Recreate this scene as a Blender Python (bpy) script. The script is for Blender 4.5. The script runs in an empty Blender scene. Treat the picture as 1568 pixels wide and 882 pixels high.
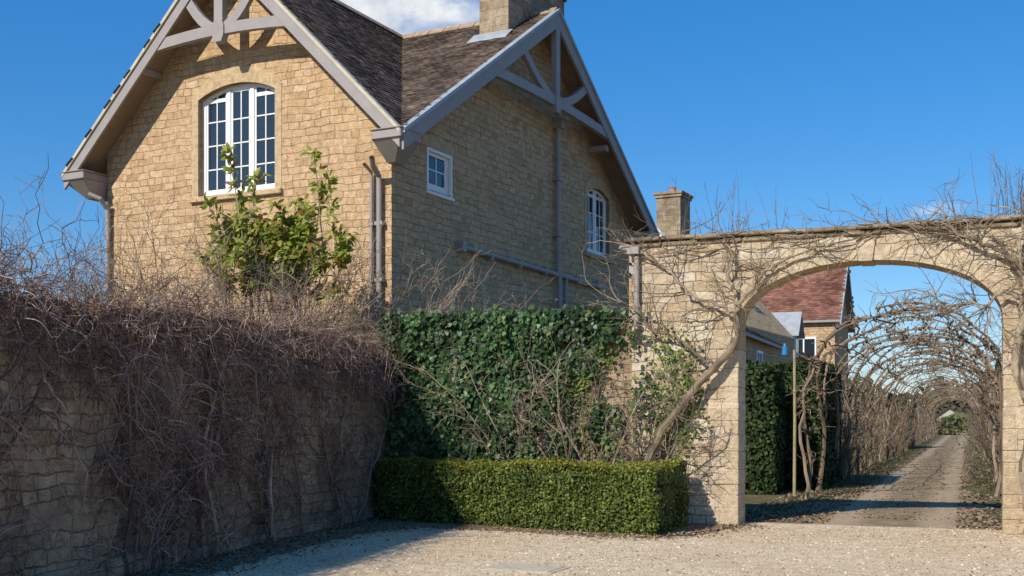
import bpy, math, random
import numpy as np
from mathutils import Vector, Matrix
from mathutils.geometry import tessellate_polygon
rng=np.random.default_rng(7); random.seed(7)
R=math.radians
scene=bpy.context.scene
scene.view_settings.view_transform='Standard'; scene.view_settings.look='None'; scene.view_settings.exposure=0

# ------------------------------------------------------------------ node helpers
def newmat(name):
    m=bpy.data.materials.new(name); m.use_nodes=True
    nt=m.node_tree; nt.nodes.clear()
    out=nt.nodes.new('ShaderNodeOutputMaterial'); b=nt.nodes.new('ShaderNodeBsdfPrincipled')
    nt.links.new(b.outputs[0],out.inputs[0]); b.inputs['Roughness'].default_value=.85
    return m,nt,b,out
def nd(nt,t,ins=None,**kw):
    n=nt.nodes.new('ShaderNode'+t)
    for k,v in kw.items(): setattr(n,k,v)
    for k,v in (ins or {}).items():
        if hasattr(v,'is_linked') : nt.links.new(v,n.inputs[k])
        else: n.inputs[k].default_value=v
    return n
def ramp(nt,fac,stops):
    n=nt.nodes.new('ShaderNodeValToRGB'); nt.links.new(fac,n.inputs[0])
    e=n.color_ramp.elements
    while len(e)<len(stops): e.new(.5)
    for i,(p,c) in enumerate(stops):
        e[i].position=p; e[i].color=(c[0],c[1],c[2],1) if hasattr(c,'__len__') else (c,c,c,1)
    return n.outputs[0]
def mixc(nt,f,a,b,bt='MIX'):
    n=nt.nodes.new('ShaderNodeMix'); n.data_type='RGBA'; n.blend_type=bt
    for i,v in ((0,f),(6,a),(7,b)):
        if hasattr(v,'is_linked'): nt.links.new(v,n.inputs[i])
        else: n.inputs[i].default_value=v if i==0 else (v[0],v[1],v[2],1)
    return n.outputs[2]
def math_(nt,op,a,b=0.0,clamp=False):
    n=nt.nodes.new('ShaderNodeMath'); n.operation=op; n.use_clamp=clamp
    for i,v in ((0,a),(1,b)):
        if hasattr(v,'is_linked'): nt.links.new(v,n.inputs[i])
        else: n.inputs[i].default_value=v
    return n.outputs[0]
def noise(nt,vec,scale,detail=3,rough=.55):
    return nd(nt,'TexNoise',{'Vector':vec,'Scale':scale,'Detail':detail,'Roughness':rough})

def stone_mat(name,cols,mortar,row=.17,wid=.40,bump=.6,stain=(.10,.085,.06),stain_amt=.45,distort=.05,lichen=0.0,msize=.012,mamt=.5,face=.5):
    m,nt,b,out=newmat(name)
    uv=nd(nt,'UVMap').outputs[0]
    obj=nd(nt,'TexCoord').outputs['Object']
    n1=noise(nt,uv,1.7,1).outputs['Color']
    sub=nd(nt,'VectorMath',{0:n1,1:(.5,.5,.5)},operation='SUBTRACT').outputs[0]
    sc=nd(nt,'VectorMath',{0:sub,1:(distort*2.4,distort*1.8,0)},operation='MULTIPLY').outputs[0]
    n1b=noise(nt,uv,9,2).outputs['Color']
    sub2=nd(nt,'VectorMath',{0:n1b,1:(.5,.5,.5)},operation='SUBTRACT').outputs[0]
    sc2=nd(nt,'VectorMath',{0:sub2,1:(distort*1.1,distort*.7,0)},operation='MULTIPLY').outputs[0]
    v=nd(nt,'VectorMath',{0:uv,1:sc},operation='ADD').outputs[0]
    v=nd(nt,'VectorMath',{0:v,1:sc2},operation='ADD').outputs[0]
    br=nd(nt,'TexBrick',{'Vector':v,'Scale':1.0,'Color1':(0,0,0,1),'Color2':(1,1,1,1),'Mortar':(.5,.5,.5,1),
        'Mortar Size':msize,'Mortar Smooth':1.,'Brick Width':wid,'Row Height':row},offset=.37,squash=.62,squash_frequency=3)
    br2=nd(nt,'TexBrick',{'Vector':v,'Scale':1.0,'Color1':(0,0,0,1),'Color2':(1,1,1,1),'Mortar':(.5,.5,.5,1),
        'Mortar Size':.0,'Brick Width':wid*2.3,'Row Height':row*2},offset=.43)
    mixb=math_(nt,'ADD',math_(nt,'MULTIPLY',br.outputs[0],.6),math_(nt,'MULTIPLY',br2.outputs[0],.4))
    col=ramp(nt,mixb,[(i/(len(cols)-1),c) for i,c in enumerate(cols)])
    g=noise(nt,obj,8,4,.72).outputs[0]
    col=mixc(nt,.75,col,ramp(nt,g,[(.25,(.52,.50,.46)),(.75,(1.42,1.4,1.38))]),'MULTIPLY')
    fine=noise(nt,obj,60,2,.7).outputs[0]
    col=mixc(nt,.55,col,ramp(nt,fine,[(.3,(.58,.58,.58)),(.7,(1.35,1.35,1.35))]),'MULTIPLY')
    pn=ramp(nt,noise(nt,obj,2.3,2).outputs[0],[(.35,.3),(.65,1.)])
    mf=math_(nt,'MULTIPLY',br.outputs['Fac'],pn)
    col=mixc(nt,math_(nt,'MULTIPLY',mf,mamt),col,mortar)
    st=noise(nt,obj,.9,5,.65).outputs[0]
    col=mixc(nt,math_(nt,'MULTIPLY',ramp(nt,st,[(.46,0.),(.72,1.)]),stain_amt),col,stain)
    if lichen>0:
        li=noise(nt,obj,4.5,5,.75).outputs[0]
        col=mixc(nt,math_(nt,'MULTIPLY',ramp(nt,li,[(.53,0.),(.66,1.)]),lichen),col,(.56,.51,.42))
    nt.links.new(col,b.inputs['Base Color'])
    h=math_(nt,'SUBTRACT',math_(nt,'MULTIPLY',g,1.0),math_(nt,'MULTIPLY',mf,face*1.4))
    h=math_(nt,'ADD',h,math_(nt,'MULTIPLY',fine,.3))
    h=math_(nt,'ADD',h,math_(nt,'MULTIPLY',mixb,face))
    bp=nd(nt,'Bump',{'Strength':bump,'Distance':.04,'Height':h})
    nt.links.new(bp.outputs[0],b.inputs['Normal'])
    b.inputs['Roughness'].default_value=.95; b.inputs['Specular IOR Level'].default_value=.1
    return m
def plain_mat(name,col,rough=.6,var=.2,scale=6,bump=0.,metal=0):
    m,nt,b,out=newmat(name)
    obj=nd(nt,'TexCoord').outputs['Object']
    g=noise(nt,obj,scale,4,.65).outputs[0]
    c=mixc(nt,1.,col,ramp(nt,g,[(.25,(1-var,)*3),(.75,(1+var,)*3)]),'MULTIPLY')
    nt.links.new(c,b.inputs['Base Color']); b.inputs['Roughness'].default_value=rough; b.inputs['Metallic'].default_value=metal
    if bump:
        f=noise(nt,obj,scale*6,3,.7).outputs[0]
        nt.links.new(nd(nt,'Bump',{'Strength':bump,'Distance':.02,'Height':f}).outputs[0],b.inputs['Normal'])
    return m
def rand_mat(name,stops,rough=.7,trans=0.,clump=0.,cscale=1.5,spec=.3):
    m,nt,b,out=newmat(name)
    uv=nd(nt,'SeparateXYZ',{0:nd(nt,'UVMap').outputs[0]}).outputs[0]
    col=ramp(nt,uv,stops)
    if clump:
        obj=nd(nt,'TexCoord').outputs['Object']
        g=noise(nt,obj,cscale,2,.6).outputs[0]
        col=mixc(nt,1.,col,ramp(nt,g,[(.3,(1-clump,)*3),(.7,(1+clump,)*3)]),'MULTIPLY')
    nt.links.new(col,b.inputs['Base Color']); b.inputs['Roughness'].default_value=rough
    b.inputs['Specular IOR Level'].default_value=spec
    if trans:
        t=nd(nt,'BsdfTranslucent',{'Color':col}); mx=nd(nt,'MixShader',{0:trans,1:b.outputs[0],2:t.outputs[0]})
        nt.links.new(mx.outputs[0],out.inputs[0])
    return m

# ------------------------------------------------------------------ mesh helpers
def build(name,parts,mats,M=None,parent=None,uv='proj',smooth=False,bevel=0):
    V=[];L=[];S=[];MI=[];off=0;ls=0;UV=[]
    for (v,f,mi,rn) in parts:
        v=np.asarray(v,dtype=np.float64).reshape(-1,3)
        if isinstance(f,list):
            groups={}
            for fi in f: groups.setdefault(len(fi),[]).append(fi)
            fs=[np.array(g) for g in groups.values()]
        else: fs=[f]
        for F in fs:
            m_,k=F.shape
            L.append((F+off).ravel()); S.append(ls+np.arange(m_)*k); ls+=m_*k
            MI.append(np.full(m_,mi))
            if uv=='rand':
                r=rn if rn is not None and len(rn)==m_ else rng.random(m_)
                UV.append(np.repeat(np.stack([r,np.full(m_,.5)],1),k,axis=0))
            else:
                P=v[F]
                n=np.cross(P[:,1]-P[:,0],P[:,2]-P[:,0])
                ln=np.linalg.norm(n,axis=1,keepdims=True); n=n/np.maximum(ln,1e-12)
                n=np.where(n[:,2:3]<-.001,-n,n)
                hz=np.abs(n[:,2])>.95
                t=np.stack([-n[:,1],n[:,0],np.zeros(m_)],1); tl=np.linalg.norm(t,axis=1,keepdims=True); t=t/np.maximum(tl,1e-9)
                sg=np.where((t[:,0]+.5*t[:,1])<0,-1.,1.)[:,None]; t=t*sg
                t[hz]=(1,0,0)
                bb=np.cross(n,t); bs=np.where(bb[:,2:3]<0,-1.,1.); bb=bb*bs; bb[hz]=(0,1,0)
                uu=np.einsum('mkd,md->mk',P,t); vv=np.einsum('mkd,md->mk',P,bb)
                UV.append(np.stack([uu,vv],2).reshape(-1,2))
        V.append(v); off+=len(v)
    V=np.concatenate(V);L=np.concatenate(L).astype(np.int32);S=np.concatenate(S).astype(np.int32);MI=np.concatenate(MI).astype(np.int32);UV=np.concatenate(UV)
    me=bpy.data.meshes.new(name)
    me.vertices.add(len(V));me.loops.add(len(L));me.polygons.add(len(S))
    me.vertices.foreach_set('co',V.astype(np.float32).ravel()); me.loops.foreach_set('vertex_index',L); me.polygons.foreach_set('loop_start',S)
    me.update(calc_edges=True)
    me.polygons.foreach_set('material_index',MI)
    l=me.uv_layers.new(name='UVMap'); l.data.foreach_set('uv',UV.astype(np.float32).ravel())
    me.polygons.foreach_set('use_smooth',np.full(len(S),bool(smooth)))
    for m in mats: me.materials.append(m)
    me.update()
    o=bpy.data.objects.new(name,me); scene.collection.objects.link(o)
    if parent: o.parent=parent
    if M is not None: o.matrix_basis=M
    if bevel:
        bm=o.modifiers.new('bevel','BEVEL'); bm.width=bevel; bm.segments=1; bm.limit_method='ANGLE'
    return o
def empty(name,M):
    e=bpy.data.objects.new(name,None); scene.collection.objects.link(e); e.matrix_basis=M; e.empty_display_size=.3
    return e
BF=np.array([(0,1,3,2),(4,6,7,5),(0,4,5,1),(2,3,7,6),(0,2,6,4),(1,5,7,3)])
def box(x0,x1,y0,y1,z0,z1,mi=0):
    return ([(x,y,z) for x in(x0,x1) for y in(y0,y1) for z in(z0,z1)],BF,mi,None)
def slab(outer,holes,y0,y1,mi=0):
    loops=[outer]+list(holes)
    tri=tessellate_polygon([[Vector((x,z,0)) for x,z in l] for l in loops])
    pts=[p for l in loops for p in l]; n=len(pts)
    v=[(x,y0,z) for x,z in pts]+[(x,y1,z) for x,z in pts]
    f=[tuple(t) for t in tri]+[tuple(i+n for i in t[::-1]) for t in tri]
    o=0;side=[]
    for l in loops:
        k=len(l)
        for i in range(k): side.append((o+i,o+(i+1)%k,n+o+(i+1)%k,n+o+i))
        o+=k
    return (v,f+side,mi,None)
def prism(pts,down,mi=0):
    n=len(pts); v=list(pts)+[(x,y,z-down) for x,y,z in pts]
    f=[tuple(range(n)),tuple(range(2*n-1,n-1,-1))]+[(i,(i+1)%n,n+(i+1)%n,n+i) for i in range(n)]
    return (v,f,mi,None)
def arc(x0,x1,zs,rise,n=12):
    w=(x1-x0)/2; Rr=(w*w+rise*rise)/(2*rise); cx=(x0+x1)/2; cz=zs+rise-Rr
    a=math.asin(w/Rr)
    return [(cx+Rr*math.sin(-a+2*a*i/n),cz+Rr*math.cos(-a+2*a*i/n)) for i in range(n+1)]
def arch_poly(x0,x1,z0,zs,rise,n=12):
    return [(x1,z0),(x0,z0)]+arc(x0,x1,zs,rise,n)
def tubes(P,r0,r1,sides=3,mi=0,rn=None,power=1.):
    n,k,_=P.shape
    T=np.gradient(P,axis=1); T/=np.maximum(np.linalg.norm(T,axis=2,keepdims=True),1e-9)
    ref=np.array([.31,.74,.6]); A=np.cross(T,ref); A/=np.maximum(np.linalg.norm(A,axis=2,keepdims=True),1e-6); B=np.cross(T,A)
    r0=np.broadcast_to(np.asarray(r0,float),(n,)); r1=np.broadcast_to(np.asarray(r1,float),(n,))
    t=np.linspace(0,1,k)**power
    rad=r0[:,None]*(1-t)+r1[:,None]*t
    ang=np.arange(sides)*2*math.pi/sides
    ring=P[:,:,None,:]+rad[:,:,None,None]*(A[:,:,None,:]*np.cos(ang)[None,None,:,None]+B[:,:,None,:]*np.sin(ang)[None,None,:,None])
    V=ring.reshape(-1,3)
    i=np.arange(n)[:,None,None]*(k*sides); j=np.arange(k-1)[None,:,None]*sides; s=np.arange(sides)[None,None,:]; s2=(s+1)%sides
    F=np.stack([i+j+s,i+j+s2,i+j+sides+s2,i+j+sides+s],-1).reshape(-1,4)
    if rn is None: rn=rng.random(n)
    return (V,F,mi,np.repeat(rn,(k-1)*sides))
def walk(S,D,L,segs=6,wander=.25,grav=0.,post=None):
    S=np.asarray(S,float);n=len(S);D=np.asarray(D,float)*np.ones((n,1));D/=np.maximum(np.linalg.norm(D,axis=1,keepdims=True),1e-9)
    L=np.broadcast_to(np.asarray(L,float),(n,))
    P=[S];p=S
    for k in range(segs):
        D=D+rng.normal(0,wander,(n,3))+np.array([0,0,grav/segs]); D/=np.linalg.norm(D,axis=1,keepdims=True)
        p=p+D*(L/segs)[:,None]
        if post is not None: p=post(p)
        P.append(p)
    return np.stack(P,1)
def sample(P,n,lo=.2,hi=1.):
    m,k,_=P.shape; i=rng.integers(0,m,n); t=rng.uniform(lo,hi,n)*(k-1); j=np.minimum(t.astype(int),k-2); f=(t-j)[:,None]
    a=P[i,j];b=P[i,j+1]; d=b-a; d=d/np.maximum(np.linalg.norm(d,axis=1,keepdims=True),1e-9)
    return a+(b-a)*f,d
def rdir(n,zb=0.):
    d=rng.normal(0,1,(n,3)); d/=np.linalg.norm(d,axis=1,keepdims=True); d[:,2]+=zb; return d/np.linalg.norm(d,axis=1,keepdims=True)
SH={'diamond':[(-.5,0),(0,-.32),(.5,0),(0,.32)],
    'ivy':[(-.5,0),(-.35,-.42),(.1,-.38),(.55,0),(.1,.38),(-.35,.42)],
    'long':[(-.5,0),(-.2,-.19),(.2,-.17),(.5,0),(.2,.17),(-.2,.19)]}
def leaves(P,N,size,shape='diamond',mi=0,axis=None,rn=None,fold=0.):
    n=len(P);N=N/np.maximum(np.linalg.norm(N,axis=1,keepdims=True),1e-9)
    T=rng.normal(0,1,(n,3)) if axis is None else axis
    T=T-N*np.sum(T*N,1,keepdims=True); T/=np.maximum(np.linalg.norm(T,axis=1,keepdims=True),1e-9); B=np.cross(N,T)
    q=np.array(SH[shape]);k=len(q); size=np.broadcast_to(np.asarray(size,float),(n,))
    V=P[:,None,:]+size[:,None,None]*(T[:,None,:]*q[None,:,0,None]+B[:,None,:]*q[None,:,1,None]+ fold*N[:,None,:]*np.abs(q[None,:,1,None]))
    F=np.arange(n*k).reshape(n,k)
    return (V.reshape(-1,3),F,mi,rng.random(n) if rn is None else rn)

HM=Matrix.Translation((-2.33,22.5,0))@Matrix.Rotation(-R(27.2),4,'Z')
GM=Matrix.Translation((3.46,17.8,0))@Matrix.Rotation(-R(21.4),4,'Z')
WM=Matrix.Translation((-2.1,20.0,0))@Matrix.Rotation(R(76.7),4,'Z')

# ------------------------------------------------------------------ materials
M_stoneA=stone_mat('house_stone',[(.44,.28,.145),(.58,.395,.225),(.63,.44,.265),(.51,.335,.185),(.68,.50,.33)],(.42,.29,.165),row=.15,wid=.34,bump=1.,stain=(.42,.29,.18),stain_amt=.35,distort=.07,mamt=.38,face=.48)
M_ash=stone_mat('dressed_stone',[(.50,.36,.215),(.54,.40,.245),(.51,.37,.215)],(.46,.34,.22),row=.42,wid=.7,bump=.35,stain=(.36,.27,.18),stain_amt=.35,distort=.01,msize=.006)
M_gate=stone_mat('gate_stone',[(.44,.32,.20),(.62,.50,.355),(.50,.37,.23),(.66,.56,.42),(.55,.42,.275)],(.40,.32,.215),row=.15,wid=.33,bump=1.,stain=(.29,.225,.155),stain_amt=.55,lichen=.45,distort=.07,mamt=.42,face=.6)
M_wall=stone_mat('garden_wall_stone',[(.29,.20,.125),(.45,.33,.215),(.35,.25,.155),(.50,.38,.26)],(.24,.175,.115),row=.14,wid=.36,bump=1.,stain=(.14,.10,.065),stain_amt=.75,lichen=.25,distort=.09,msize=.012,mamt=.5,face=.5)
M_coping=stone_mat('coping_stone',[(.22,.165,.11),(.33,.26,.175),(.27,.20,.13)],(.2,.16,.1),row=.5,wid=.8,bump=.8,stain=(.08,.065,.05),stain_amt=.8,lichen=.35)
M_paint=plain_mat('grey_paint',(.30,.265,.245),.6,.12,3)
M_pipe=plain_mat('pipe_paint',(.31,.27,.24),.5,.12,3)
M_soffit=plain_mat('soffit',(.28,.20,.13),.8,.2,3)
M_white=plain_mat('white_paint',(.80,.79,.76),.45,.05,4)
M_lead=plain_mat('lead',(.34,.36,.38),.5,.2,4,.2)
def tile_mat(name,stops):
    m=rand_mat(name,stops,.95,0,.4,1.0,.15)
    nt=m.node_tree;b=[n for n in nt.nodes if n.type=='BSDF_PRINCIPLED'][0]
    f=noise(nt,nd(nt,'TexCoord').outputs['Object'],40,3,.7).outputs[0]
    nt.links.new(nd(nt,'Bump',{'Strength':.5,'Distance':.01,'Height':f}).outputs[0],b.inputs['Normal'])
    return m
M_tile=tile_mat('roof_tiles',[(0,(.065,.048,.04)),(.4,(.115,.084,.067)),(.8,(.15,.11,.085)),(1,(.19,.145,.105))])
M_red=tile_mat('red_roof_tiles',[(0,(.14,.06,.042)),(.5,(.20,.09,.062)),(1,(.26,.135,.09))])
M_ridge=plain_mat('ridge_stone',(.38,.27,.17),.9,.4,5,.4)
m,nt,b,o_=newmat('window_glass'); M_glass=m
b.inputs['Base Color'].default_value=(.02,.028,.035,1); b.inputs['Roughness'].default_value=.03; b.inputs['Specular IOR Level'].default_value=.9
wv=noise(nt,nd(nt,'TexCoord').outputs['Object'],3.5,2).outputs[0]
nt.links.new(nd(nt,'Bump',{'Strength':.3,'Distance':.04,'Height':wv}).outputs[0],b.inputs['Normal'])
M_twig=rand_mat('twig_bark',[(0,(.13,.095,.065)),(.5,(.24,.18,.13)),(1,(.40,.32,.235))],.95,0,.2,spec=.1)
M_vine=rand_mat('vine_bark',[(0,(.11,.065,.05)),(.5,(.235,.15,.118)),(.85,(.35,.245,.195)),(1,(.48,.38,.30))],.95,0,.3,spec=.1)
M_grey=rand_mat('grey_bark',[(0,(.13,.095,.062)),(.5,(.22,.168,.115)),(1,(.35,.28,.20))],.95,0,.3,6,spec=.1)
M_brown=rand_mat('trained_bark',[(0,(.11,.08,.052)),(.5,(.20,.145,.097)),(1,(.32,.24,.165))],.95,0,.3,4,spec=.1)
M_ivy=rand_mat('ivy_leaf',[(0,(.014,.034,.012)),(.5,(.036,.08,.024)),(.88,(.07,.13,.038)),(1,(.14,.18,.055))],.42,.12,.6,1.8,.35)
M_ivy2=rand_mat('ivy_leaf_pale',[(0,(.06,.10,.02)),(.6,(.13,.18,.04)),(1,(.24,.25,.07))],.5,.2,.2,1.4,.2)
M_box=rand_mat('box_leaf',[(0,(.045,.075,.013)),(.5,(.11,.15,.027)),(1,(.23,.26,.055))],.5,.28,.4,2.6,.3)
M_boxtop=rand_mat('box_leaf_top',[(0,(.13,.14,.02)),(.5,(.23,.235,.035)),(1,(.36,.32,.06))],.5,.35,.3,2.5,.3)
M_yew=rand_mat('yew_leaf',[(0,(.018,.034,.012)),(.6,(.038,.064,.02)),(1,(.07,.10,.03))],.6,.15,.4,1.5,.2)
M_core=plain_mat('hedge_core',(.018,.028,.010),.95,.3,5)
M_mag=rand_mat('magnolia_leaf',[(0,(.14,.20,.02)),(.45,(.30,.36,.04)),(.8,(.44,.42,.08)),(.93,(.44,.30,.09)),(1,(.34,.13,.05))],.4,.5,.15,2,.35)
M_bud=rand_mat('bud_leaf',[(0,(.12,.13,.03)),(.4,(.24,.22,.07)),(.7,(.28,.13,.10)),(1,(.40,.20,.17))],.6,.3)
M_litter=rand_mat('leaf_litter',[(0,(.12,.08,.045)),(.5,(.24,.165,.10)),(1,(.38,.27,.17))],.9,.1)
M_grass=rand_mat('grass_blade',[(0,(.07,.09,.025)),(.6,(.13,.145,.045)),(1,(.24,.21,.09))],.6,.3,.3,1)
M_far=rand_mat('distant_foliage',[(0,(.08,.07,.045)),(.5,(.13,.11,.07)),(1,(.11,.13,.055))],.9,.2,.4,.3)

# ------------------------------------------------------------------ ground
def ground_mat(name,cols,dirt,dirt_amt,bumpd=.02,scale=30,gap=(.16,.12,.075),track=None,gapamt=.5):
    m,nt,b,out=newmat(name)
    obj=nd(nt,'TexCoord').outputs['Object']
    wob=nd(nt,'VectorMath',{0:obj,1:nd(nt,'VectorMath',{0:noise(nt,obj,7,1).outputs['Color'],1:(.06,.06,0)},operation='MULTIPLY').outputs[0]},operation='ADD').outputs[0]
    vo=nd(nt,'TexVoronoi',{'Vector':wob,'Scale':scale})
    sep=nd(nt,'SeparateColor',{0:vo.outputs['Color']}).outputs[0]
    c=ramp(nt,sep,[(i/(len(cols)-1),q) for i,q in enumerate(cols)])
    c=mixc(nt,ramp(nt,vo.outputs['Distance'],[(.35,0.),(.8,gapamt)]),c,gap)
    n1=noise(nt,obj,.45,5,.62).outputs[0]
    c=mixc(nt,math_(nt,'MULTIPLY',ramp(nt,n1,[(.42,0.),(.62,1.)]),dirt_amt),c,dirt)
    if track:
        x=nd(nt,'SeparateXYZ',{0:nd(nt,'VectorMath',{0:obj,1:nd(nt,'VectorMath',{0:noise(nt,obj,.8,2).outputs['Color'],1:(.7,0,0)},operation='MULTIPLY').outputs[0]},operation='ADD').outputs[0]}).outputs[0]
        d=math_(nt,'ABSOLUTE',math_(nt,'SUBTRACT',math_(nt,'ABSOLUTE',math_(nt,'SUBTRACT',x,track[0])),track[1]))
        f=ramp(nt,d,[(.15,1.),(.42,0.)])
        c=mixc(nt,math_(nt,'MULTIPLY',f,.5),c,track[2])
        g2=ramp(nt,noise(nt,obj,2.5,5,.7).outputs[0],[(.42,0.),(.56,1.)])
        c=mixc(nt,math_(nt,'MULTIPLY',math_(nt,'MULTIPLY',math_(nt,'SUBTRACT',1.,f),g2),.6),c,(.17,.13,.07))
    n2=noise(nt,obj,5,5,.75).outputs[0]
    c=mixc(nt,.7,c,ramp(nt,n2,[(.3,(.70,.66,.60)),(.7,(1.2,1.2,1.2))]),'MULTIPLY')
    nt.links.new(c,b.inputs['Base Color']); b.inputs['Roughness'].default_value=.97; b.inputs['Specular IOR Level'].default_value=.05
    h=math_(nt,'SUBTRACT',math_(nt,'MULTIPLY',n2,1.6),vo.outputs['Distance'])
    nt.links.new(nd(nt,'Bump',{'Strength':.75,'Distance':bumpd,'Height':h}).outputs[0],b.inputs['Normal'])
    return m
M_gravel=ground_mat('gravel',[(.60,.45,.285),(.79,.63,.42),(.84,.70,.49),(.72,.56,.365),(.86,.76,.58)],(.60,.44,.27),.65,.014,40,gap=(.38,.27,.165))
M_path=ground_mat('path_gravel',[(.34,.25,.16),(.41,.305,.195),(.48,.37,.25)],(.30,.215,.13),.6,.015,26,track=(2.45,.75,(.52,.39,.25)))
M_dirt=ground_mat('dirt',[(.24,.17,.11),(.33,.245,.155),(.42,.315,.205)],(.19,.135,.085),.7,.03,22)
M_lawn=ground_mat('grass',[(.075,.08,.03),(.12,.12,.045),(.17,.145,.07)],(.19,.145,.085),.9,.03,12)
def sheet(name,pts,z,mat,M=None):
    return build(name,[([(x,y,z) for x,y in pts],[tuple(range(len(pts)))],0,None)],[mat],M)
sheet('ground',[(-3000,-3000),(3000,-3000),(3000,3000),(-3000,3000)],0,M_lawn)
sheet('gravel_forecourt',[(-9,.62),(-9,-40),(60,-40),(60,.62)],.004,M_gravel,GM)
ys=np.linspace(.62,150,260)
def wv_(y,s): return .16*math.sin(y*1.1+s)+.12*math.sin(y*3.1+s*2)+random.uniform(-.09,.09)
pl=[(.62+wv_(y,0),y) for y in ys]; pr=[(3.5+wv_(y,2),y) for y in ys[::-1]]
sheet('path',[(.02,.62)]+pl[3:]+pr[:-3]+[(3.73,.62)],.004,M_path,GM)
edge=[(-6.0,6.5),(-4.1,9),(-3.3,11.5),(-2.75,14),(-2.2,16.3),(-1.4,17.4),(0.1,16.8),(1.1,16.05),(2.0,15.8),(2.7,16.45),(3.1,17.2),(3.42,17.6),(3.5,17.75)]
ee=[]
for a,c in zip(edge[:-1],edge[1:]):
    for i in range(14):
        t=i/14; ee.append((a[0]+(c[0]-a[0])*t+random.uniform(-.09,.09),a[1]+(c[1]-a[1])*t+random.uniform(-.09,.09)))
sheet('planting_bed',ee+[edge[-1],(3.4,18.0),(-2.1,20.2),(-2.6,20.2),(-6.2,6.5)],.008,M_dirt)
build('manhole_cover',[box(-.42,.42,-.3,.3,0,.008),box(-.36,.36,-.24,.24,.008,.013)],[plain_mat('concrete',(.52,.43,.32),.95,.2,8,.4)],Matrix.Translation((.15,12.6,.004))@Matrix.Rotation(R(-25),4,'Z'))
n=14000
px=rng.uniform(-3.5,10,n);py=rng.uniform(11.2,17.5,n)
keep=(px>-3.4+(py-11)*.22)
P=np.stack([px,py,np.full(n,.009)],1)[keep]
build('loose_pebbles',[leaves(P,rdir(len(P),1.7),rng.uniform(.012,.03,len(P)),'ivy')],[rand_mat('pebble',[(0,(.38,.28,.18)),(.5,(.64,.51,.35)),(1,(.78,.67,.50))],.95,spec=.05)],uv='rand')

# ------------------------------------------------------------------ main house
W=7.53; WB=12.5; ZR=11.4; O=.6
sA=(ZR-7.05)/(W/2+O); sB=(ZR-7.05)/(WB/2+O)
house=empty('stone_house',HM)
RB=Matrix.Rotation(R(90),4,'Z')
winA=(-4.88,-2.83,6.36,8.42,.24)
TH=.10
zA=lambda x: ZR-abs(x+W/2)*sA-TH
zB=lambda y: ZR-abs(y-WB/2)*sB-TH
openA=arch_poly(*winA[:2],*winA[2:])
build('front_gable_wall',[slab([(-W,0),(0,0),(0,zA(0)),(-W/2,zA(-W/2)),(-W,zA(-W))],[openA],0,.4)],[M_stoneA],None,house)
w1=(1.34,2.28,6.34,7.15); w2=(9.47,11.0,6.1,7.72,.18)
hole1=[(w1[1],w1[2]),(w1[0],w1[2]),(w1[0],w1[3]),(w1[1],w1[3])]
openB=arch_poly(*w2)
build('side_gable_wall',[slab([(.401,0),(WB,0),(WB,zB(WB)),(WB/2,zB(WB/2)),(.401,zB(.401))],[hole1,openB],.0,.4)],[M_stoneA],RB,house)
build('rear_walls',[box(-W,-W+.4,.401,WB,0,zA(-W)),box(-W+.401,-.401,WB-.4,WB,0,zB(WB))],[M_stoneA],None,house)
build('interior_dark',[box(-W+.6,-.6,.6,WB-.6,0,7.0)],[plain_mat('interior',(.05,.045,.04),.9)],None,house)

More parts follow.
